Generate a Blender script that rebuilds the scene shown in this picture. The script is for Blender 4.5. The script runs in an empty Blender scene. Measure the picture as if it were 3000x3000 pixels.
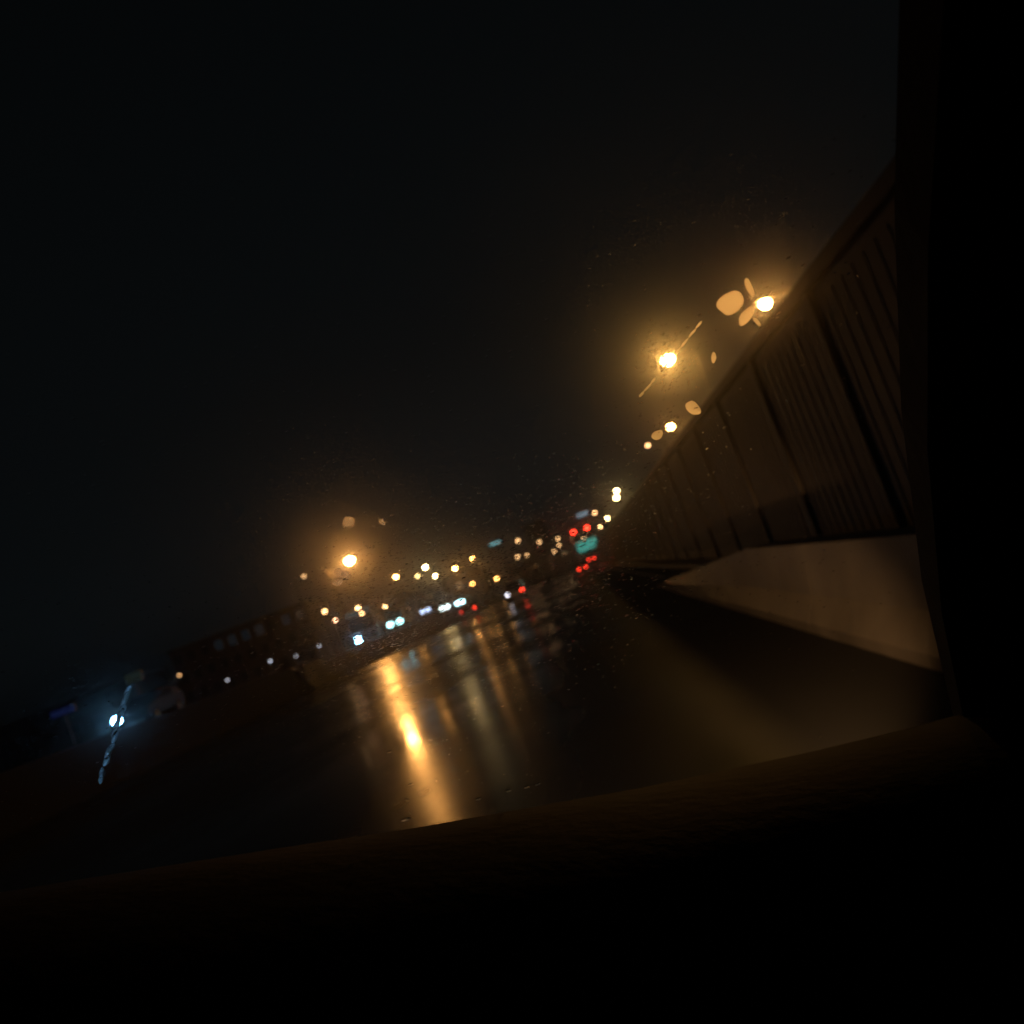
import bpy, math, random
from mathutils import Vector, Matrix
random.seed(7)
sc = bpy.context.scene
col = sc.collection
R = math.radians

# ------------------------------------------------------------------ camera
FPX = 3000.0                       # focal length in pixels of the 3000 px frame
VP = (1700.0, 1650.0)              # where the road direction meets the frame
ROLL = R(20.5)
EYE = Vector((0, 0, 1.25))
F = Vector(((VP[0]-1500)/FPX, -(VP[1]-1500)/FPX, -1)).normalized()
a = Vector((-math.sin(ROLL), math.cos(ROLL), 0))
U = (a - F*a.dot(F)).normalized()
X = F.cross(U)
ROT = Matrix((X, F, U))            # camera axes -> world axes (X right, Y along the road, Z up)
cam_d = bpy.data.cameras.new('camera')
cam = bpy.data.objects.new('camera', cam_d); col.objects.link(cam)
cam.matrix_world = Matrix.Translation(EYE) @ ROT.to_4x4()
cam_d.sensor_width = 36; cam_d.lens = 36
cam_d.clip_start = 0.02; cam_d.clip_end = 6000
cam_d.dof.use_dof = True
cam_d.dof.focus_distance = 0.62    # the phone focused on the wet windscreen
cam_d.dof.aperture_fstop = 36/3.3
sc.camera = cam

# ------------------------------------------------------------------ night sky
w = bpy.data.worlds.new('World'); sc.world = w; w.use_nodes = True
nt = w.node_tree; nt.nodes.clear()
sky = nt.nodes.new('ShaderNodeTexSky'); sky.sky_type = 'NISHITA'; sky.sun_disc = False
sky.sun_elevation = R(-1.5); sky.sun_rotation = R(-4); sky.air_density = 1; sky.dust_density = 3
hs = nt.nodes.new('ShaderNodeHueSaturation'); hs.inputs['Saturation'].default_value = 0.0
tint = nt.nodes.new('ShaderNodeVectorMath'); tint.operation = 'MULTIPLY'; tint.inputs[1].default_value = (.68, .95, 1.10)
bg = nt.nodes.new('ShaderNodeBackground'); bg.inputs['Strength'].default_value = 0.008
wo = nt.nodes.new('ShaderNodeOutputWorld')
nt.links.new(sky.outputs[0], hs.inputs['Color']); nt.links.new(hs.outputs[0], tint.inputs[0]); nt.links.new(tint.outputs[0], bg.inputs[0]); nt.links.new(bg.outputs[0], wo.inputs[0])
sc.view_settings.view_transform = 'Standard'; sc.view_settings.look = 'None'
sc.view_settings.exposure = 0; sc.view_settings.gamma = 1
sc.cycles.use_denoising = True
sc.cycles.use_adaptive_sampling = True; sc.cycles.adaptive_threshold = 0.02; sc.cycles.adaptive_min_samples = 40
w.cycles.sampling_method = 'NONE'
sc.cycles.caustics_reflective = False; sc.cycles.caustics_refractive = False
sc.cycles.max_bounces = 7; sc.cycles.diffuse_bounces = 1; sc.cycles.glossy_bounces = 2
sc.cycles.transmission_bounces = 6; sc.cycles.volume_bounces = 0; sc.cycles.transparent_max_bounces = 8
sc.cycles.sample_clamp_indirect = 4; sc.cycles.sample_clamp_direct = 0
sc.cycles.blur_glossy = 0.3; sc.cycles.use_light_tree = True

# ------------------------------------------------------------------ pixel helpers (3000 px frame)
def ray(px, py):
    return ROT @ Vector(((px-1500)/FPX, -(py-1500)/FPX, -1))
def at_depth(px, py, y):
    d = ray(px, py); return EYE + d*(y/d.y)
def at_x(px, py, x):
    d = ray(px, py); return EYE + d*(x/d.x)
def at_z(px, py, z):
    d = ray(px, py); return EYE + d*((z-EYE.z)/d.z)

# ------------------------------------------------------------------ materials
MATS = {}
def mat(name, color, rough=0.6, metal=0.0, spec=0.5, noise=0.0, nscale=3.0, bump=0.0):
    if name in MATS: return MATS[name]
    m = bpy.data.materials.new(name); m.use_nodes = True
    t = m.node_tree; b = t.nodes['Principled BSDF']
    b.inputs['Base Color'].default_value = (*color, 1); b.inputs['Roughness'].default_value = rough
    b.inputs['Metallic'].default_value = metal; b.inputs['Specular IOR Level'].default_value = spec
    if noise or bump:
        tc = t.nodes.new('ShaderNodeTexCoord'); n = t.nodes.new('ShaderNodeTexNoise')
        n.inputs['Scale'].default_value = nscale; n.inputs['Detail'].default_value = 6
        t.links.new(tc.outputs['Object'], n.inputs['Vector'])
        r = t.nodes.new('ShaderNodeMapRange')
        r.inputs['To Min'].default_value = 1-noise; r.inputs['To Max'].default_value = 1+noise
        t.links.new(n.outputs['Fac'], r.inputs['Value'])
        mx = t.nodes.new('ShaderNodeVectorMath'); mx.operation = 'SCALE'
        mx.inputs[0].default_value = color; t.links.new(r.outputs[0], mx.inputs['Scale'])
        t.links.new(mx.outputs[0], b.inputs['Base Color'])
        if bump:
            bp = t.nodes.new('ShaderNodeBump'); bp.inputs['Strength'].default_value = bump; bp.inputs['Distance'].default_value = 0.02
            t.links.new(n.outputs['Fac'], bp.inputs['Height']); t.links.new(bp.outputs[0], b.inputs['Normal'])
    MATS[name] = m; return m
def glow(color, strength):
    k = 'glow_%.2f_%.2f_%.2f_%.2f' % (*color, strength)
    if k in MATS: return MATS[k]
    m = bpy.data.materials.new(k); m.use_nodes = True; t = m.node_tree; t.nodes.clear()
    e = t.nodes.new('ShaderNodeEmission'); e.inputs[0].default_value = (*color, 1); e.inputs[1].default_value = strength
    o = t.nodes.new('ShaderNodeOutputMaterial'); t.links.new(e.outputs[0], o.inputs[0])
    if strength < 35: m.cycles.emission_sampling = 'NONE'      # weak far lamps are found by the rays alone
    MATS[k] = m; return m
def water(name, rough):
    m = bpy.data.materials.new(name); m.use_nodes = True; t = m.node_tree; t.nodes.clear()
    e = t.nodes.new('ShaderNodeBsdfRefraction'); e.inputs['IOR'].default_value = 1.33; e.inputs['Roughness'].default_value = rough
    o = t.nodes.new('ShaderNodeOutputMaterial'); t.links.new(e.outputs[0], o.inputs[0])
    MATS[name] = m; return m
def wet_asphalt():
    m = bpy.data.materials.new('wet_asphalt'); m.use_nodes = True; t = m.node_tree; b = t.nodes['Principled BSDF']
    tc = t.nodes.new('ShaderNodeTexCoord')
    n1 = t.nodes.new('ShaderNodeTexNoise'); n1.inputs['Scale'].default_value = 0.35; n1.inputs['Detail'].default_value = 5
    mp = t.nodes.new('ShaderNodeMapping'); mp.inputs['Scale'].default_value = (1, 0.35, 1)
    t.links.new(tc.outputs['Object'], mp.inputs[0]); t.links.new(mp.outputs[0], n1.inputs['Vector'])
    r1 = t.nodes.new('ShaderNodeMapRange'); r1.inputs['From Min'].default_value = .35; r1.inputs['From Max'].default_value = .65
    r1.inputs['To Min'].default_value = 0.10; r1.inputs['To Max'].default_value = 0.36
    t.links.new(n1.outputs['Fac'], r1.inputs['Value']); sx_ = t.nodes.new('ShaderNodeSeparateXYZ'); t.links.new(tc.outputs['Object'], sx_.inputs[0])
    r3 = t.nodes.new('ShaderNodeMapRange'); r3.inputs['From Min'].default_value = -1.0; r3.inputs['From Max'].default_value = 1.0; r3.inputs['To Max'].default_value = .36
    t.links.new(sx_.outputs['X'], r3.inputs['Value'])
    ad = t.nodes.new('ShaderNodeMath'); ad.operation = 'ADD'; t.links.new(r1.outputs[0], ad.inputs[0]); t.links.new(r3.outputs[0], ad.inputs[1])
    t.links.new(ad.outputs[0], b.inputs['Roughness'])
    r2 = t.nodes.new('ShaderNodeMapRange'); r2.inputs['To Min'].default_value = 0.025; r2.inputs['To Max'].default_value = 0.07
    t.links.new(n1.outputs['Fac'], r2.inputs['Value']); t.links.new(r2.outputs[0], b.inputs['Base Color'])
    n2 = t.nodes.new('ShaderNodeTexNoise'); n2.inputs['Scale'].default_value = 6; n2.inputs['Detail'].default_value = 3
    t.links.new(tc.outputs['Object'], n2.inputs['Vector'])
    bp = t.nodes.new('ShaderNodeBump'); bp.inputs['Strength'].default_value = 0.06; bp.inputs['Distance'].default_value = 0.01
    t.links.new(n2.outputs['Fac'], bp.inputs['Height']); t.links.new(bp.outputs[0], b.inputs['Normal'])
    b.inputs['IOR'].default_value = 1.33; b.inputs['Specular IOR Level'].default_value = .3
    return m
ASPHALT = wet_asphalt()
CONC = mat('wet_concrete', (.24, .215, .19), .55, noise=.75, nscale=1.1, bump=.4)
SOUND = mat('sound_wall_concrete', (.24, .20, .17), .6, noise=.35, nscale=.9, bump=.4)
CAP = mat('dark_coping', (.05, .045, .04), .6, noise=.2)
EARTH = mat('dark_earth', (.024, .022, .018), .9, noise=.4, nscale=.4)
PAINT = mat('road_paint', (.72, .72, .68), .35, noise=.25, nscale=4)
STEEL = mat('galvanised_steel', (.22, .22, .22), .45, .7, noise=.15)
BLACKP = mat('black_plastic', (.02, .017, .016), .75, noise=.3, nscale=25, bump=.15)
DASH = mat('dash_vinyl', (.022, .012, .011), .8, noise=.25, nscale=60, bump=.08)
TYRE = mat('rubber', (.02, .02, .02), .8)
RIM = mat('alloy', (.4, .4, .4), .35, .8)
GLASSD = mat('dark_window_glass', (.02, .022, .025), .08)
PLATE = mat('plate', (.6, .6, .55), .4)

SOD = (1.0, .43, .10); WARM = (1.0, .54, .22); YEL = (1.0, .66, .24); COOL = (.70, .93, 1.0); BLUE = (.22, .55, 1.0); RED = (1.0, .035, .015)

# ------------------------------------------------------------------ mesh builder
class MB:
    def __init__(s): s.v = []; s.f = []
    def add(s, vs, fs):
        k = len(s.v); s.v += [tuple(p) for p in vs]; s.f += [tuple(i+k for i in f) for f in fs]; return s
    def box(s, x0, x1, y0, y1, z0, z1):
        return s.add([(x0,y0,z0),(x1,y0,z0),(x1,y1,z0),(x0,y1,z0),(x0,y0,z1),(x1,y0,z1),(x1,y1,z1),(x0,y1,z1)],
                     [(3,2,1,0),(4,5,6,7),(0,1,5,4),(1,2,6,5),(2,3,7,6),(3,0,4,7)])
    def tube(s, p, q, r0, r1, n=10):
        p = Vector(p); q = Vector(q); d = (q-p).normalized()
        u = d.orthogonal().normalized(); v = d.cross(u)
        vs = []
        for c, r in ((p, r0), (q, r1)):
            for i in range(n):
                t = 2*math.pi*i/n; vs.append(c + u*(r*math.cos(t)) + v*(r*math.sin(t)))
        fs = [(i, (i+1) % n, n+(i+1) % n, n+i) for i in range(n)] + [tuple(range(n-1, -1, -1)), tuple(range(n, 2*n))]
        return s.add(vs, fs)
    def ellipsoid(s, c, rx, ry, rz, nu=12, nv=7, top=math.pi/2, bot=-math.pi/2):
        vs = []; fs = []
        for j in range(nv+1):
            t = bot+(top-bot)*j/nv
            for i in range(nu):
                p = 2*math.pi*i/nu
                vs.append((c[0]+rx*math.cos(t)*math.cos(p), c[1]+ry*math.cos(t)*math.sin(p), c[2]+rz*math.sin(t)))
        for j in range(nv):
            for i in range(nu):
                fs.append((j*nu+i, j*nu+(i+1) % nu, (j+1)*nu+(i+1) % nu, (j+1)*nu+i))
        fs.append(tuple(range(nv*nu, nv*nu+nu))); fs.append(tuple(range(nu-1, -1, -1)))
        return s.add(vs, fs)
    def loft(s, rings, caps=True):
        n = len(rings[0]); vs = [p for r in rings for p in r]
        fs = [(k*n+i, k*n+(i+1) % n, (k+1)*n+(i+1) % n, (k+1)*n+i) for k in range(len(rings)-1) for i in range(n)]
        if caps: fs += [tuple(range(n-1, -1, -1)), tuple(range((len(rings)-1)*n, len(rings)*n))]
        return s.add(vs, fs)
    def mesh(s, name, m, smooth=False):
        me = bpy.data.meshes.new(name); me.from_pydata(s.v, [], s.f); me.update(); me.materials.append(m)
        if smooth:
            for p in me.polygons: p.use_smooth = True
        return me
    def build(s, name, m, parent=None, smooth=False):
        return link(name, s.mesh(name, m, smooth), parent)
def link(name, data, parent=None, loc=None):
    o = bpy.data.objects.new(name, data); col.objects.link(o)
    if parent: o.parent = parent
    if loc is not None: o.location = loc
    return o
def tag(o, label, cat=None, group=None, kind=None):
    if label: o['label'] = label
    if cat: o['category'] = cat
    if group: o['group'] = group
    if kind: o['kind'] = kind
    return o
def thing(name, label, cat, loc, rz=0, group=None):
    o = link(name, None, None, loc); o.rotation_euler = (0, 0, rz); return tag(o, label, cat, group)

# ------------------------------------------------------------------ ground, roads
RAISED = 1.2
END = 182.0                       # our carriageway meets the cross street here
g = MB().add([(-1400,-300,-.03),(1400,-300,-.03),(1400,1400,-.03),(-1400,1400,-.03)], [(0,1,2,3)]).build('ground', EARTH)
tag(g, 'dark wet earth under everything', kind='structure')
road = MB().box(-13.7, 2.9, -40, END, -.2, 0).build('road', ASPHALT); tag(road, 'wet asphalt carriageway with orange lamp reflections', kind='structure')
dash_me = MB().box(-.075, .075, 0, 6, 0, .004).mesh('lane_dash', PAINT)
for xl in (-2.0, -5.6, -9.2):
    for k in range(11):
        link('lane_dash', dash_me, road, (xl, 31+k*13.5, .001))
MB().box(-13.25, -13.1, 48, END, .001, .005).build('edge_line', PAINT, road)
MB().box(2.1, 2.22, 30, END, .001, .005).build('edge_line', PAINT, road)
cross = MB().box(-60, 60, END+.02, END+16, -.2, -.004).build('cross_street', ASPHALT); tag(cross, 'wet cross street beyond the traffic signals', kind='structure')
MB().box(-13.2, 2.1, END-2.2, END-1.8, .001, .005).build('stop_line', PAINT, road)
verge = MB().box(2.92, 3.45, -40, END, -.2, .13).build('kerb', CONC); tag(verge, 'raised concrete kerb at the foot of the sound wall', kind='structure')
emb = MB().box(-400, -14.9, -40, END-.1, -.2, RAISED-.004).loft([[(-14.9,y,-.2),(-13.72,y,-.2),(-13.72,y,.06),(-14.2,y,.8),(-14.55,y,1.36),(-14.75,y,1.36),(-14.9,y,RAISED-.004)] for y in (-40,47.9)]).box(-14.9, -14.25, 48, END-.1, -.2, RAISED-.004).build('embankment_terrain', EARTH); tag(emb, 'raised ground carrying the oncoming carriageway', kind='structure')
oroad = MB().box(-27, -15.1, -40, END-1, RAISED-.002, RAISED+.006).build('oncoming_road', ASPHALT); tag(oroad, 'wet raised oncoming carriageway', kind='structure')
for xl in (-18.6, -22.2):
    for k in range(12):
        link('lane_dash', dash_me, oroad, (xl, 8+k*14.0, RAISED+.008))
kb = MB().box(-27.3, -27.02, -40, END-1, RAISED-.002, RAISED+.13).build('kerb', CONC); tag(kb, 'far kerb of the oncoming carriageway', kind='structure')

# retaining wall between the two carriageways, cast panel by panel
rw = thing('retaining_wall', 'low lit concrete retaining wall between the two carriageways', 'wall', (-14.0, 0, 0))
pm = MB().box(-.24, 0, .012, 5.988, -.1, 1.16).mesh('panel', CONC)
cm = MB().box(-.25, .05, .004, 5.996, 1.16, 1.29).mesh('coping', CONC)
for k in range(8, 30):
    link('panel', pm, rw, (0, k*6.0, 0)); link('coping', cm, rw, (0, k*6.0, 0))

# tall sound wall beside our lane: posts, ribbed panels and a dark cap
XW = 3.6; HW = 3.42
sw = thing('sound_wall', 'tall dark concrete sound wall lit orange beside the road', 'wall', (XW, 0, 0))
pb = MB(); pb.box(0, .14, .11, 3.89, -.1, HW-.16)
for i in range(9):
    y = .33+i*.40
    pb.box(-.012, .001, y, y+.20, .35, HW-.3)
pme = pb.mesh('panel', SOUND)
post = MB().box(-.07, .24, -.11, .11, -.1, HW-.12).mesh('post', SOUND)
cap = MB().box(-.11, .28, .006, 3.994, HW-.16, HW).mesh('cap', CAP)
for k in range(-4, 44):
    link('panel', pme, sw, (0, k*4.0, 0)); link('post', post, sw, (0, k*4.0, 0)); link('cap', cap, sw, (0, k*4.0, .003))
jb = thing('concrete_barrier', 'pale concrete barrier with a long ramped end beside our lane', 'barrier', (1.95, 0, 0))
def jprof(h):
    k = h/.74
    return [(-.30,0),(-.30,.09*k),(-.17,.30*k),(-.10,h),(.10,h),(.17,.30*k),(.30,.09*k),(.30,0)]
def jseg(y0, y1, h0, h1): return MB().loft([[(x, y, z) for x, z in jprof(h)] for y, h in ((y0+.003, h0), (y1-.003, h1))])
for k in range(-5, 4): jseg(k*3.0, k*3.0+3, .74, .74).build('segment', CONC, jb)
for k in range(5): jseg(12+k*3.0, 15+k*3.0, .74-.138*k, .74-.138*(k+1)).build('ramp_segment', CONC, jb)
# ------------------------------------------------------------------ street lamps
def ground_z(x, y):
    return RAISED if (x < -14.25 and y < END) else 0.0
def street_lamp(p, label, group, color, strength, size=.5, side=-1, arm=1.6, flat=.55):
    """p = lens centre; the pole stands 'arm' metres to the given side"""
    gx = p.x+side*arm; gz = ground_z(gx, p.y)
    H = p.z-gz
    t = thing('street_lamp', label, 'street lamp', (gx, p.y, gz), 0, group)
    MB().tube((0,0,0), (0,0,.9), .12, .12).tube((0,0,.9), (0,0,H-.2), .085, .05).build('pole', STEEL, t)
    d = -side*arm
    MB().tube((0,0,H-.25), (d*.45,0,H+.18), .04, .035, 8).tube((d*.45,0,H+.18), (d*.86,0,H+.2), .035, .035, 8).build('arm', STEEL, t)
    s = size
    hd = MB().loft([[(d+dx*s*1.0, 0+dy*s*.55, H+zz) for dx, dy in ((-1,-.5),(-.7,-1),(.7,-1),(1,-.5),(1,.5),(.7,1),(-.7,1),(-1,.5))] for zz in (s*.30, s*.44)]
                   + [[(d+dx*s*.7, dy*s*.35, H+s*.62) for dx, dy in ((-1,-.5),(-.7,-1),(.7,-1),(1,-.5),(1,.5),(.7,1),(-.7,1),(-1,.5))]])
    hd.build('lamp_head', STEEL, t)
    MB().ellipsoid((d,0,H), s*.55, s*.5, s*.5*flat, 8, 4).build('lens', glow(color, strength), t, True)
    return t
def lamp_h(px, py, h, *args, **kw):          # a lamp of known mounting height over its ground
    base = kw.pop('base', 0.0)
    d = ray(px, py)
    k = (h+base-EYE.z)/d.z
    return street_lamp(EYE+d*k, *args, **kw)
RG = 'sodium lamps behind the sound wall'
street_lamp(at_x(2242, 890, 7.4), 'low sodium lamp rising over the sound wall cap, orange', RG, SOD, 800, .30, 1, 1.2, .9)
street_lamp(at_x(1957, 1055, 12.2), 'tall street lamp with the widest yellow halo above the sound wall', RG, (1, .50, .11), 430, .95, 1, 2.2, .8)
street_lamp(at_x(1965, 1250, 7.4), 'smaller lamp just above the sound wall, beyond the haloed lamp', RG, SOD, 200, .36, 1, 1.4, .8)
street_lamp(at_x(1898, 1305, 7.4), 'faint lamp peeping over the sound wall cap', RG, WARM, 6, .30, 1, 1.2, .8)
street_lamp(at_x(1806, 1438, 7.4), 'yellow lamp, upper of a close pair past the sound wall', RG, YEL, 65, .5, 1, 1.4, .8)
street_lamp(at_x(1806, 1458, 7.0), 'yellow lamp, lower of a close pair past the sound wall', RG, YEL, 65, .5, 1, 1.4, .8)
street_lamp(at_x(1778, 1519, 7.4), 'yellow lamp between the paired lamps and the red signals', RG, YEL, 60, .6, 1, 1.4, .8)
street_lamp(at_x(1758, 1544, 7.4), 'small warm lamp close beside the red signals', RG, WARM, 30, .5, 1, 1.4, .8)

LG = 'sodium lamps along the oncoming carriageway'
ORD = ('zeroth','first','second','third','fourth','fifth','sixth','seventh','eighth','ninth'); rank = 0
lamp_h(1024, 1643, 8.0, 'brightest sodium lamp along the oncoming carriageway, mirrored in the wet road', LG, SOD, 480, .8, -1, 2.2, .8, base=RAISED)
for px, py, h, s, c, st in ((1160,1690,8,.5,SOD,110),(1246,1662,8,.55,YEL,110),(1275,1687,7.6,.5,YEL,120),(1333,1665,8,.55,SOD,150),(1342,1682,7.4,.5,SOD,130),
                            (1387,1665,8,.6,SOD,180),(1384,1637,9.5,.5,SOD,60),(1420,1670,8,.6,SOD,70)):
    rank += 1
    lamp_h(px, py, h, '%s lamp of the row after the brightest sodium lamp, orange glow' % ORD[rank], LG, c, st*1.1, s, -1, 2.0, .9, base=RAISED)
lamp_h(1223, 1688, 7.0, 'weak yellowish lamp in the far lamp row', None, YEL, 14, .5, -1, 1.6, .8, base=RAISED)
for px, py, h in ((1384,1710,5.0),(1455,1695,4.2)):
    lamp_h(px, py, h, 'weak orange lamp hanging below the fifth row lamp' if px < 1400 else 'weak orange lamp ending the lamp row above the silver van', 'weak lamps ending the row', SOD, 26, .6, -1, 1.5, .9, base=0)
CG = 'lamps around the crossing'
for px, py, h, st, lab in ((1517,1584,10,14,'warm lamp standing next after the cyan tube lamp'),(1580,1588,9.5,14,'orange lamp low before the dark tower block'),
                      (1634,1578,9.5,18,'topmost of three clustered warm lamps before the red signals'),(1638,1597,8.5,18,'middle one of three clustered warm lamps before the red signals'),
                      (1623,1615,8.0,24,'lowest of three clustered warm lamps before the red signals'),(1516,1631,8.0,18,'warm lamp of the lower pair under the tower block, brighter one'),
                      (1544,1626,8.0,11,'warm lamp of the lower pair under the tower block, dimmer one'),(1679,1576,9.5,16,'warm lamp touching the underside of the outer red signal'),
                      (1710,1578,9.5,26,'small white lamp on the upper rim of the green guide sign')):
    lamp_h(px, py, h, lab, CG, WARM, st*.32, .75, -1, 1.6, 1.0)
lamp_h(1742, 1502, 9, 'warm lamp above the small white sign bar', CG, WARM, 8, .6, 1, 1.5, 1.0)
lamp_h(1767, 1612, 6, 'dim orange lamp beside the green guide sign', None, SOD, 8, .6, 1, 1.5, .9)
for px, py, h, st in ((1659,1640,5,5),):
    lamp_h(px, py, h, 'dim grey-white lamp low beyond the crossing', None, (1,.9,.75), st, .7, -1, 1.2, 1.0)
SG = 'short lamps of the side street'
SLAB = ('short warm lamp post above the cyan headlit van','dim orange short lamp behind the cyan headlit van','dim pinkish short lamp between the oncoming vans','short pale lamp post past the end of the long building','short pinkish lamp post between the pale lamp and the bus')
for k_, (px, py, h, st, c) in enumerate(((1128,1777,5,26,WARM),(1167,1791,3.0,6,SOD),(1195,1783,3.0,8,(1,.45,.25)),(951,1791,5,14,WARM),(982,1817,4.2,14,(1,.5,.28)))):
    lamp_h(px, py, h, SLAB[k_], SG, c, st, .42, -1, .8, 1.0, base=RAISED)
lamp_h(890, 1688, 11, 'faint lone tall lamp over the long building', None, WARM, 2.5, .5, -1, 1.4, .9, base=RAISED)
lamp_h(525, 1978, 4.5, 'small amber lamp by the end of the long building', None, WARM, 4, .30, -1, .8, 1.0, base=RAISED)
lamp_h(792, 1936, 2.2, 'small white bollard lamp before the long building, bright one', None, (.8,.85,1), 3.5, .26, -1, .3, 1.1, base=RAISED)
for px, py, lab in ((666,1992,'small white low lamp alone at the shed end of the long building'),(867,1921,'small white low lamp next to the bright bollard lamp'),(935,1892,'small white low lamp closest to the bus')):
    lamp_h(px, py, 1.6, lab, 'low white lamps', (.85,.85,1), 2.0, .26, -1, .3, 1.1, base=RAISED)

# cool LED lamp over the crossing
p = at_depth(1450, 1591, 205)
t = thing('led_lamp', 'cool cyan tube lamp on a tall post beyond the crossing', 'street lamp', (p.x-1.6, p.y, 0))
MB().tube((0,0,0), (0,0,p.z), .11, .06).build('pole', STEEL, t)
MB().tube((0,0,p.z-.2), (.6,0,p.z+.06), .04, .04, 8).build('arm', STEEL, t)
MB().box(.4, 2.8, -.18, .18, p.z+.10, p.z+.2).build('housing', STEEL, t)
MB().box(.45, 2.75, -.16, .16, p.z-.22, p.z+.097).build('lens', glow((.35,.85,.9), .9), t)

# ------------------------------------------------------------------ traffic signals and signs
p1 = at_depth(1680, 1560, 157); p2 = at_depth(1719, 1546, 157); pb_ = at_depth(1707, 1507, 157)
px_ = 6.0
mast = thing('signal_mast', 'mast arm reaching over the road from behind the sound wall', 'mast', (px_, 157, 0))
MB().tube((0,0,0), (0,0,p1.z+2.4), .16, .11).build('pole', STEEL, mast)
MB().tube((0,0,p1.z+.95), (p1.x-px_-1.0,0,p1.z+.95), .09, .06).build('arm', STEEL, mast)
MB().tube((0,0,p1.z+2.3), (pb_.x-px_-.8,0,p1.z+2.3), .06, .05).build('upper_arm', STEEL, mast)
for p, lab in ((p1, 'red traffic signal hanging at the free end of the mast arm'), (p2, 'red traffic signal hanging closer to the mast pole')):
    t = thing('traffic_signal', lab, 'traffic signal', (p.x, 156.8, p.z-.95), 0, 'red signals over the road')
    MB().box(-.46, .46, -.12, .12, -.75, 1.42).build('housing', BLACKP, t)
    MB().tube((0,0,1.25), (0,.2,1.85), .04, .04, 6).build('bracket', STEEL, t)
    for k, z in enumerate((.95, .3, -.35)):
        MB().ellipsoid((0,-.13,z), .36, .05, .30, 14, 6).build('lens', glow(RED, 14) if k == 0 else GLASSD, t, True)
        MB().box(-.37, .37, -.36, -.13, z+.305, z+.325).build('visor', BLACKP, t)
t = thing('sign_bar', 'small bluish white lit sign bar on the upper arm above the red signals', 'sign', (pb_.x, 156.7, pb_.z))
MB().box(-1.0, 1.0, -.05, .1, -.36, .36).build('housing', STEEL, t)
MB().box(-.94, .94, -.07, -.052, -.30, .30).build('face', glow((.35,.5,.6), .55), t)
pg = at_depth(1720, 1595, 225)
t = thing('guide_sign', 'green overhead guide sign on two posts, its headlight shine added as glow', 'road sign', (pg.x, 225, 0))
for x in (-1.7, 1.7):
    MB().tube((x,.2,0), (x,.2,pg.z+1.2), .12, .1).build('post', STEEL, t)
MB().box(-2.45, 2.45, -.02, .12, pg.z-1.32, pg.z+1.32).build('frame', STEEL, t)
MB().box(-2.35, 2.35, -.06, -.022, pg.z-1.22, pg.z+1.22).build('face', glow((.065,.42,.34), .85), t)  # emission stands in for headlight light thrown back by the reflective face
# shop light boxes on the far left street
p = at_depth(184, 2085, 62)
t = thing('blue_sign', 'dim deep blue light box sign on a post', 'sign', (p.x, 62, RAISED))
MB().tube((0,.1,0), (0,.1,p.z-RAISED), .06, .06).build('post', STEEL, t)
MB().box(-.85, .85, 0, .1, p.z-RAISED-.24, p.z-RAISED+.24).build('box', STEEL, t)
MB().box(-.8, .8, -.02, -.002, p.z-RAISED-.2, p.z-RAISED+.2).build('face', glow((.03,.05,.25), .11), t)
p = at_depth(390, 1985, 80)
t = thing('green_sign', 'dim grey green light box sign beside the long building', 'sign', (p.x, 80, RAISED))
MB().tube((0,.1,0), (0,.1,p.z-RAISED), .06, .06).build('post', STEEL, t)
MB().box(-.75, .75, 0, .1, p.z-RAISED-.45, p.z-RAISED+.45).build('box', STEEL, t)
MB().box(-.7, .7, -.02, -.002, p.z-RAISED-.4, p.z-RAISED+.4).build('face', glow((.10,.15,.11), .07), t)

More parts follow.
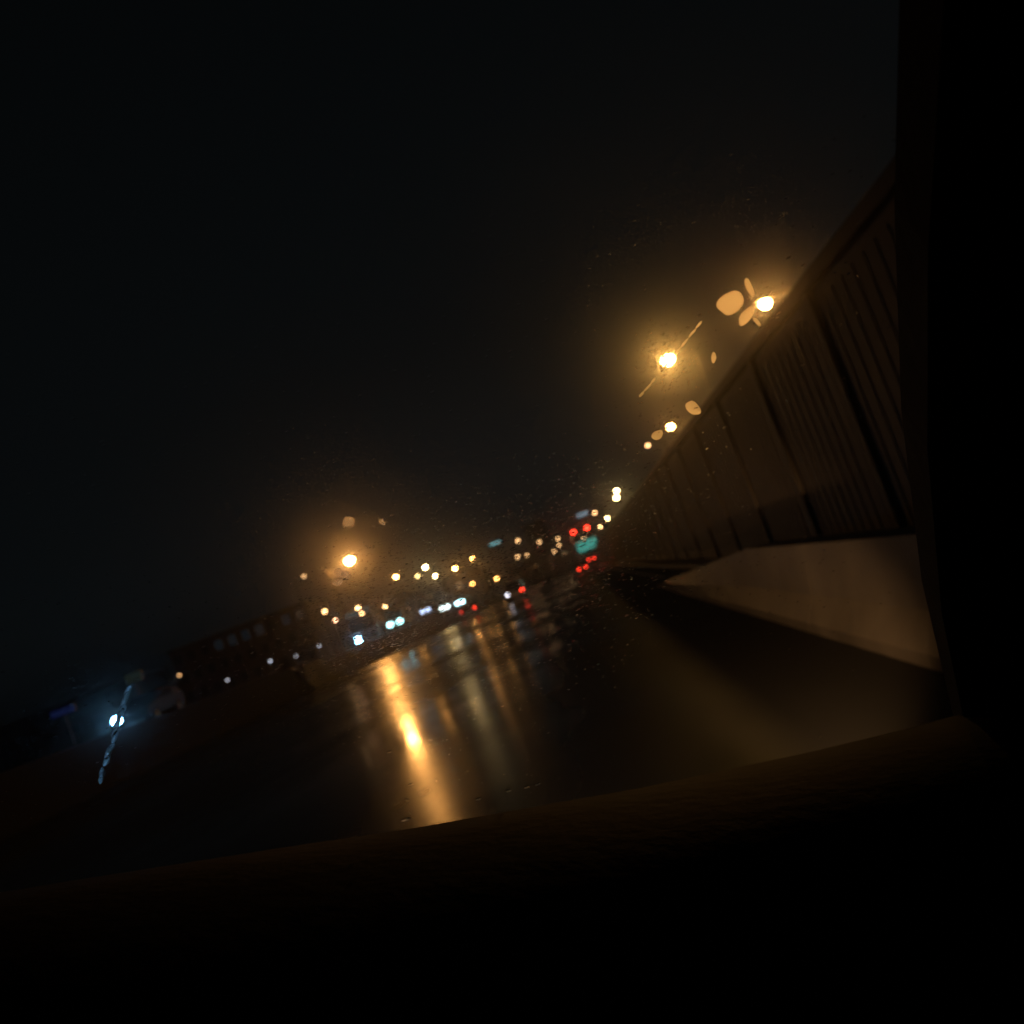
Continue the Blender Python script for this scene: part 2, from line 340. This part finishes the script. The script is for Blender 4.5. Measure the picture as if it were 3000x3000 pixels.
# ------------------------------------------------------------------ vehicles
def car(loc, rz, label, paint, group=None, L=4.4, W=1.76, H=1.45, tail=None, head=None, tz=.85, hz=.66, sep=1.35, lsize=.13, van=False):
    """built facing +Y with its rear bumper at y = 0"""
    t = thing('car', label, 'car', loc, rz, group)
    hw = W/2
    if van: prof = [(0,.35),(0,1.1),(.08,H),(L*.72,H),(L*.86,1.05),(L,.9),(L,.35)]
    else:   prof = [(0,.35),(0,.92),(.15,1.0),(.75,H-.05),(1.3,H),(2.3,H-.02),(3.05,.98),(L-.2,.80),(L,.68),(L,.35)]
    def xw(z): return hw*(1.0 if z <= 1.0 else 1-.22*(z-1.0)/max(.3, H-1.0))*(.97 if z < .4 else 1)
    MB().loft([[(sx*xw(z), y, z) for y, z in prof] for sx in (-1, 1)]).build('body', paint, t)
    zt, zb = H-.12, 1.02
    rear = MB(); yb = .20 if not van else .02; yt = .62 if not van else .06
    rear.add([(-xw(zb)+.12,yb-.03,zb+.03),(xw(zb)-.12,yb-.03,zb+.03),(xw(zt)-.1,yt-.04,zt),(-xw(zt)+.1,yt-.04,zt),
              (-xw(zb)+.12,yb+.05,zb+.03),(xw(zb)-.12,yb+.05,zb+.03),(xw(zt)-.1,yt+.05,zt),(-xw(zt)+.1,yt+.05,zt)],
             [(0,1,2,3),(7,6,5,4),(0,4,5,1),(1,5,6,2),(2,6,7,3),(3,7,4,0)])
    rear.build('rear_window', GLASSD, t)
    y0, y1 = (3.0, 2.42) if not van else (L*.86, L*.73)
    MB().add([(-xw(zb)+.1,y0+.04,zb+.02),(xw(zb)-.1,y0+.04,zb+.02),(xw(zt)-.08,y1+.06,zt),(-xw(zt)+.08,y1+.06,zt),
              (-xw(zb)+.1,y0-.1,zb+.02),(xw(zb)-.1,y0-.1,zb+.02),(xw(zt)-.08,y1-.1,zt),(-xw(zt)+.08,y1-.1,zt)],
             [(3,2,1,0),(4,5,6,7),(0,1,5,4),(1,2,6,5),(2,3,7,6),(3,0,4,7)]).build('windscreen', GLASSD, t)
    for sx in (-1, 1):
        a0, a1 = xw(zb+.03), xw(zt)
        MB().loft([[(sx*(a0+o_), 1.0, zb+.03),(sx*(a0+o_), 2.75, zb+.03),(sx*(a1+o_), 2.25, zt),(sx*(a1+o_), 1.15, zt)] for o_ in (-.03, .006)]).build('side_window', GLASSD, t)
        for y in (.85, L-.85):
            wh = MB().tube((sx*(hw-.2), y, .31), (sx*(hw+.005), y, .31), .31, .31, 16).build('wheel', TYRE, t)
            MB().tube((sx*(hw+.004), y, .31), (sx*(hw+.015), y, .31), .2, .18, 12).build('rim', RIM, wh)
        s2 = sep/2*sx
        m = tail[0 if sx < 0 else 1] if isinstance(tail, tuple) else tail
        MB().ellipsoid((s2, -.005, tz), lsize, .04, lsize*.8, 12, 6).build('tail_light', m or GLASSD, t, True)
        m = head[0 if sx < 0 else 1] if isinstance(head, tuple) else head
        MB().ellipsoid((s2, L+.005, hz), lsize, .04, lsize*.75, 12, 6).build('headlight', m or GLASSD, t, True)
    MB().box(-.26, .26, -.02, -.002, .5, .62).build('number_plate', PLATE, t)
    MB().box(-hw+.02, hw-.02, -.06, .04, .36, .5).build('rear_bumper', BLACKP, t)
    MB().box(-hw+.02, hw-.02, L-.04, L+.06, .33, .5).build('front_bumper', BLACKP, t)
    return t
SILVER = mat('silver_paint', (.45, .45, .46), .3, .3); DARKP = mat('dark_paint', (.03, .03, .035), .25); WHITE = mat('white_paint', (.7, .7, .7), .3); REDP = mat('maroon_paint', (.12, .02, .02), .25)
tl = glow(RED, 9)
def ahead(pa, pb2, depth, label, paint, tail, **kw):
    A = at_depth(*pa, depth); B = at_depth(*pb2, depth); c = (A+B)/2
    return car((c.x, depth, 0), 0, label, paint, 'cars ahead on our carriageway', tail=tail, tz=max(.6, c.z), sep=max(.9, (B-A).length), **kw)
ahead((1351,1794), (1390,1780), 100, 'dark car ahead with two small red tail lights beside the retaining wall', DARKP, (glow(RED, 2.5), glow(RED, 6)))
ahead((1486,1741), (1530,1730), 92, 'silver van ahead with one white and one red rear light', SILVER, (glow((.9,.88,1), 5), glow(RED, 8)), van=True, H=1.95, lsize=.16)
ahead((1697,1668), (1716,1664), 126, 'dark car braking in our lane below the green guide sign', DARKP, tl, lsize=.15)
ahead((1727,1643), (1738,1631), 165, 'van with high red tail lights waiting at the crossing', REDP, glow(RED, 6), van=True, H=2.1, lsize=.2)
def oncoming(px, py, depth, label, paint, color, st, lsize=.15, both=True, dx=.6, **kw):
    p = at_depth(px, py, depth); L = kw.get('L', 4.4)
    hd = glow(color, st)
    return car((p.x+(0 if both else dx), depth+L, RAISED), math.pi, label, paint, 'cars on the oncoming carriageway', head=hd if both else (None, hd), hz=max(.5, p.z-RAISED), lsize=lsize, **kw)
oncoming(1157, 1825, 86, 'oncoming van with wide cyan white headlights', WHITE, (.45,.95,1), 10, .26, van=True, H=2.0, sep=.85)
oncoming(1246, 1789, 106, 'oncoming van with bluish headlights behind the retaining wall', DARKP, (.55,.68,1), 3, .26, van=True, H=2.0, sep=.62)
oncoming(1303, 1780, 125, 'oncoming car with cool white headlights, middle of three', SILVER, (.8,.97,.95), 7, .3, sep=.66)
oncoming(1347, 1765, 135, 'oncoming car with bluish white headlights farthest up the raised road', WHITE, (.5,.92,1), 15, .3, sep=.66)
oncoming(342, 2112, 46, 'car with a piercing blue white headlight on the side street', DARKP, (.22,.58,1), 80, .24, both=False, dx=.65, sep=1.3)

# oncoming bus
c = at_depth(1050, 1875, 85)
bx = c.x+.72
bus = thing('bus', 'oncoming minibus with warm marker lights and one dazzling blue white headlight', 'bus', (bx, 85, RAISED))
BW, BH, BL = 1.2, 3.3, 5.2
BUSP = mat('bus_paint', (.5, .42, .42), .35)
MB().loft([[(-BW,y,.35),(BW,y,.35),(BW,y,BH-.25),(BW-.2,y,BH),(-BW+.2,y,BH),(-BW,y,BH-.25)] for y in (0, BL)]).build('body', BUSP, bus)
MB().box(-BW+.1, BW-.1, -.02, .05, 1.1, 2.35).build('windscreen', GLASSD, bus)
MB().box(-BW+.2, BW-.2, -.025, .05, 2.42, 2.85).build('destination_display', glow((.22,.36,.36), .12), bus)
MB().box(-BW+.02, BW-.02, -.1, .05, .36, .6).build('bumper', BLACKP, bus)
for x in (-1.05, 1.05):
    for y in (1.1, 4.1):
        MB().tube((x-.16,y,.48), (x+.21 if x > 0 else x-.21, y, .48), .48, .48, 16).build('wheel', TYRE, bus)
for k in range(3):
    MB().box(BW-.02, BW+.012, .35+k*1.6, 1.75+k*1.6, 1.3, 2.35).build('side_window', GLASSD, bus)
hz = c.z-RAISED
for s_, m in ((-1, glow((.22,.60,1), 160)), (1, GLASSD)):
    MB().ellipsoid((c.x-bx if s_ < 0 else .8, -.02, hz), .30, .05, .2, 12, 6).build('headlight', m, bus, True)

for px, py, st_ in ((1049,1782,22), (1060,1797,12)):
    q = at_depth(px, py, 85)-bus.location
    MB().ellipsoid((q.x, -.03, q.z), .14, .04, .11, 12, 6).build('marker_light', glow(WARM, st_), bus, True)

# ------------------------------------------------------------------ buildings
BRK = mat('dark_render', (.09, .065, .055), .8, noise=.3, nscale=.6); ROOF = mat('roof_sheet', (.06, .055, .055), .6, noise=.2)
LIT = {'blue': glow((.05,.075,.10), .09), 'warm': glow((.9,.55,.25), .35), 'cool': glow((.6,.7,.8), .5)}
def block(x0, x1, y, depth, h, zb, label, floors, bays, lit=(), wname='building', gable=False, strip=None):
    t = thing(wname, label, 'building', ((x0+x1)/2, y, zb))
    hw = (x1-x0)/2
    MB().box(-hw, hw, 0, depth, -.3, h).build('wall', BRK, t)
    if gable:
        MB().loft([[(-hw-.4,-.4+e*(depth+.8),h+.002),(hw+.4,-.4+e*(depth+.8),h+.002),(0,-.4+e*(depth+.8),h+hw*.5)] for e in (0, 1)]).build('roof', ROOF, t)
    else:
        MB().box(-hw-.25, hw+.25, -.25, depth+.25, h+.002, h+.4).build('roof', ROOF, t)
    fh = h/floors; bw = 2*hw/bays; ww = bw*.28; wh = min(.75, fh*.27)
    fr = MB().box(-ww-.08, ww+.08, -.06, .02, -wh-.08, wh+.08).mesh('window', STEEL)
    panes = {}
    for f_ in range(floors):
        for b_ in range(bays):
            m = GLASSD
            for (ff, bb, kind) in lit:
                if ff == f_ and bb == b_: m = LIT[kind]
            if m.name not in panes: panes[m.name] = MB().box(-ww, ww, -.075, -.062, -wh, wh).mesh('pane', m)
            wo_ = link('window', fr, t, (-hw+bw*(b_+.5), 0, fh*(f_+.55)))
            link('pane', panes[m.name], wo_)
    return t
block(-63, -41, 152, 14, 8.7, RAISED, 'long low building with dim blue windows along its top floor', 3, 10, [(2,k,'blue') for k in (3,4,5,6,8,9)])
tw = block(-24, -11.5, 600, 14, 33, 0, 'dark square tower block standing alone against the grey sky', 10, 4, wname='tower_block')
block(-100, -72, 175, 16, 6, 0, 'flat roofed dark shed past the end of the long building', 2, 6)
block(-40, -31, 196+6, 10, 6.4, 0, 'gabled dark house beside the long building', 2, 4, gable=True)
block(-29, -20, 215, 12, 7.4, 0, 'gabled dark house behind the lamp row', 2, 4, [(1,1,'warm')], gable=True)
block(-30, -16, 430, 14, 12.5, 0, 'flat dark house behind the crossing', 3, 4, [])
block(-13.5, 0, 450, 14, 15, 0, 'three storey dark block ending the street', 3, 4, [(1,2,'warm')])
block(2, 25, 470, 16, 16, 0, 'wide dark block behind the green guide sign', 3, 6, [])
block(-140, -105, 230, 18, 12, 0, 'tall dark block far along the side street', 4, 8, [])

# ------------------------------------------------------------------ our own car round the camera
PN = Vector((0, .6, 1.0)).normalized(); P0 = Vector((0, .62, 1.25))      # the raked windscreen plane (outward normal)
def on_pane(px, py, off=0.0):
    d = ray(px, py); k = (P0-EYE).dot(PN)/d.dot(PN)
    return EYE+d*k+PN*off
base_px = [(-250,2640),(300,2540),(850,2455),(1200,2405),(1850,2292),(2340,2190),(2640,2118),(3100,1990)]
base = [on_pane(*q) for q in base_px]
me_car = thing('our_car', 'dark car interior with dashboard, pillar and wet windscreen', 'car', (0, 0, 0))
cl = bpy.data.materials.new('clear_glass'); cl.use_nodes = True; t_ = cl.node_tree; t_.nodes.clear()
e_ = t_.nodes.new('ShaderNodeBsdfTransparent'); e_.inputs[0].default_value = (.97,.97,.97,1)
o_ = t_.nodes.new('ShaderNodeOutputMaterial'); t_.links.new(e_.outputs[0], o_.inputs[0])
AX = Vector((1,0,0)); AY = PN.cross(AX)      # in-pane axes; AY points up the glass
pane = MB()
c4 = [P0+AX*sx*.95+AY*sy for sx, sy in ((-1,-.85),(1,-.85),(1,.62),(-1,.62))]
if AY.z < 0: AY = -AY; c4 = [P0+AX*sx*.95+AY*sy for sx, sy in ((-1,-.85),(1,-.85),(1,.62),(-1,.62))]
pane.add([p for p in c4], [(0,1,2,3)])
pane.build('windscreen', cl, me_car)
# dashboard: rows run from the foot of the glass towards the seats
rows = []
for dy, dz in ((.02,-.30),(.0,-.012),(-.05,-.004),(-.14,.006),(-.24,.004),(-.33,-.02),(-.38,-.07),(-.40,-.16),(-.40,-.40)):
    rows.append([b+Vector((0,dy*(1 if b.y > .75 else .8),dz-.012)) for b in base])
vs = [p for r in rows for p in r]; n = len(base)
fs = [(k*n+i, k*n+i+1, (k+1)*n+i+1, (k+1)*n+i) for k in range(len(rows)-1) for i in range(n-1)]
db = MB().add(vs, fs).build('dashboard', DASH, me_car, True)
md = db.modifiers.new('thickness', 'SOLIDIFY'); md.thickness = .02; md.offset = -1
# instrument hood on top of the dash
hood_c = at_depth(2050, 2700, .80)
rings = []
for k in range(5):
    y = .94-.07*k; s_ = (.5, .8, .95, 1.0, .98)[k]
    rings.append([(hood_c.x+.21*s_*math.cos(q), y, hood_c.z-.10+.10*s_*max(0, math.sin(q))) for q in [math.pi*i/14 for i in range(15)]])
ih = MB().loft(rings, caps=True).build('instrument_hood', BLACKP, me_car, True)
# dipped headlights of our car, throwing their light along the kerb side
for x_ in (-.62, .62):
    MB().ellipsoid((x_, 2.26, .47), .12, .05, .06, 12, 6).build('headlight', PLATE, me_car, True)
    ld = bpy.data.lights.new('dipped_beam', 'SPOT'); ld.energy = 1050 if x_ > 0 else 220; ld.color = (1, .52, .20); ld.spot_size = R(25); ld.spot_blend = 1.0; ld.shadow_soft_size = .05
    lo = link('dipped_beam', ld, me_car, (x_, 2.42, .50)); lo.rotation_euler = Vector((.10 if x_ > 0 else .12, 1, -.05)).to_track_quat('-Z', 'Y').to_euler()
# A-pillar at the passenger edge of the glass
pil = [on_pane(2790,2085), on_pane(2700,1700), on_pane(2640,1200), on_pane(2620,600), on_pane(2640,-200)]
MB().loft([[p, p-PN*.03, p+Vector((.06,0,0))-PN*.06, p+Vector((.6,0,0))-PN*.05, p+Vector((.6,0,0)), p+Vector((.3,0,0))+PN*.012] for p in pil]).build('pillar', DASH, me_car)
# bonnet ahead of the glass
br = []
for y, z in ((1.45,.72),(1.75,.71),(2.05,.69),(2.25,.65),(2.33,.58),(2.35,.4)):
    br.append([(x, y-.12*(x/.85)**2, z-.05*(x/.85)**2-(.02 if abs(x) > .8 else 0)) for x in [-.85+.17*i for i in range(11)]])
vs = [p for r in br for p in r]
fs = [(k*11+i, k*11+i+1, (k+1)*11+i+1, (k+1)*11+i) for k in range(len(br)-1) for i in range(10)]
bn = MB().add(vs, fs).build('bonnet', mat('own_paint', (.03,.022,.02), .5), me_car, True)
md = bn.modifiers.new('thickness', 'SOLIDIFY'); md.thickness = .02; md.offset = -1
# ------------------------------------------------------------------ rain on the glass
def dome(mb, c, r1, r2, ang, h, n=12, rings=3, wob=0.0):
    u = AX*math.cos(ang)+AY*math.sin(ang); v = PN.cross(u)
    k0 = len(mb.v)
    ph = [random.uniform(0, 6.28) for _ in range(3)]
    wobs = [1+wob*sum(math.sin((q+2)*2*math.pi*i/n+ph[q])/(q+1.2) for q in range(3)) for i in range(n)]
    vs = []
    for j in range(rings):
        q = j/rings*math.pi/2; rr = math.cos(q); hh = math.sin(q)*h
        for i in range(n):
            t = 2*math.pi*i/n; s = rr*wobs[i]
            vs.append(c+u*(r1*s*math.cos(t))+v*(r2*s*math.sin(t))+PN*hh)
    vs.append(c+PN*h)
    vs += vs[:n]                                  # the foot has its own rim, so that it stays flat
    fs = [tuple(rings*n+1+i for i in range(n-1,-1,-1))]
    for j in range(rings-1):
        for i in range(n): fs.append((j*n+i, j*n+(i+1) % n, (j+1)*n+(i+1) % n, (j+1)*n+i))
    for i in range(n): fs.append(((rings-1)*n+i, (rings-1)*n+(i+1) % n, rings*n))
    mb.add(vs, fs)
OFF = .0006
fine = MB()
for i in range(4500):
    px = random.uniform(0, 2700); py = random.uniform(200, 2420)
    if random.random() < .55:
        px = random.gauss(1450, 380); py = 1650-(px-1700)*.36+random.gauss(0, 170)
    r = random.choice((.0003,.0004,.0005,.0006,.0008))
    dome(fine, on_pane(px, py, OFF), r*random.uniform(1,1.8), r, random.uniform(-.3,.3), r*.10, 8, 2, .1)
for i in range(5200):                         # short level ridges of water left by the wiper
    px = random.uniform(860, 1790); py = 1650-(px-1700)*.30+random.gauss(-10, 95)
    r = random.uniform(.00012, .0002)
    dome(fine, on_pane(px, py, OFF+.0001), r*random.uniform(3,9), r*1.5, random.uniform(-.18,.18), r*random.uniform(.10,.30), 8, 2, .1)
for lx, ly, sg, cnt in ((1957,1055,50,420),(2242,890,26,140),(1965,1250,24,140)):
    for i in range(cnt):
        r = random.uniform(.00012, .0002)
        dome(fine, on_pane(random.gauss(lx, sg), random.gauss(ly, sg), OFF+.0001), r*random.uniform(3,7), r*1.5, .75+random.uniform(-.3,.3), r*random.uniform(.08,.22), 8, 2, .1)
ro = fine.build('raindrops', water('drop_water', .02), None, True); tag(ro, 'fine rain drops scattered over the windscreen', kind='stuff')
big = MB()
for px, py, r1, r2 in ((1190,2402,5,3),(1402,2342,3.2,2.4),(1490,2318,3,2.4),(1543,2308,2.6,2),(1576,2299,2.8,1.8),(1203,2300,2.4,1.6),(1142,2205,2.2,1.6),(1212,2082,1.6,2.2),(2404,2159,1.6,1.2),(1192,2345,1.8,3.2)):
    c = on_pane(px, py, OFF); s = (c-EYE).length/FPX*3.2
    dome(big, c, r1*s, r2*s*1.3, 0, min(r1, r2)*s*.28, 20, 6, .06)
bo = big.build('large_raindrops', water('big_drop_water', .12), None, True); tag(bo, 'larger rain drops gathered low on the windscreen', kind='stuff')
smear = MB()
def patch(px, py, w_, h_, ang, dome_h=.03, wob=.10, mb=smear):
    c = on_pane(px, py, OFF); s = (c-EYE).length/FPX
    fore = abs(ray(px, py).normalized().dot(PN))
    dome(mb, c, w_*.5*s, h_*.5*s/fore, -ang, min(w_, h_)*s*dome_h, 30, 5, wob)
for q in ((2142,890,80,58,.1),(2188,928,40,44,.6),(2197,845,18,56,-.2),(2219,945,12,28,-.4),(2032,1198,32,50,-.3),(1927,1277,34,26,.3),(2092,1050,16,28,0),
          ):
    patch(*q)
lamp_beads = MB()
for q in ((1022,1532,34,32,0),(994,1679,24,28,0),(1015,1686,24,28,0),(991,1709,32,18,0),(1120,1533,14,24,0)):
    patch(*q, dome_h=.008, mb=lamp_beads)
lb = lamp_beads.build('water_drops', water('clear_bead_water', .27), None, True); tag(lb, 'water drops glowing round the brightest lamp of the oncoming side', kind='stuff')
sm = smear.build('water_beads', water('bead_water', .48), None, True); tag(sm, 'milky water beads near the lamps on the windscreen', kind='stuff')
def trail(p, q, w_, n_, streak, fill=.75):
    for i in range(n_):
        f_ = (i+random.uniform(.2,.8))/n_
        px = p[0]+(q[0]-p[0])*f_+random.uniform(-3,3); py = p[1]+(q[1]-p[1])*f_
        c = on_pane(px, py, OFF); s = (c-EYE).length/FPX
        d2 = on_pane(q[0], q[1])-on_pane(p[0], p[1]); an = math.atan2(d2.dot(AY), d2.dot(AX))
        L_ = d2.length/n_*fill*random.uniform(.7,1.1)
        dome(streak, c, L_, w_*.5*s, an, w_*s*.03, 12, 3, .15)
tr1 = MB(); trail((378,2020), (292,2292), 17, 12, tr1, .95)
st = tr1.build('water_trail', water('trail_water', .22), None, True); tag(st, 'thin water trail shining blue across the windscreen', kind='stuff')
tr2 = MB(); trail((2064,938), (1862,1178), 10, 9, tr2, .5)
st = tr2.build('water_trail', water('wide_trail_water', .36), None, True); tag(st, 'thin water trail crossing the haloed lamp on the windscreen', kind='stuff')

# ------------------------------------------------------------------ haze
hz_ = MB().box(-1420, 1420, -320, 1420, -1.2, 42).mesh('haze', MATS['rubber']); hz_.materials.clear()
hm = bpy.data.materials.new('haze'); hm.use_nodes = True; t_ = hm.node_tree; t_.nodes.clear()
v_ = t_.nodes.new('ShaderNodeVolumePrincipled'); v_.inputs['Color'].default_value = (.9,.9,.9,1); v_.inputs['Density'].default_value = .0016; v_.inputs['Anisotropy'].default_value = .966
o_ = t_.nodes.new('ShaderNodeOutputMaterial'); t_.links.new(v_.outputs[0], o_.inputs['Volume'])
hz_.materials.append(hm)
tag(link('haze', hz_), 'thin night mist over the whole road', kind='stuff')
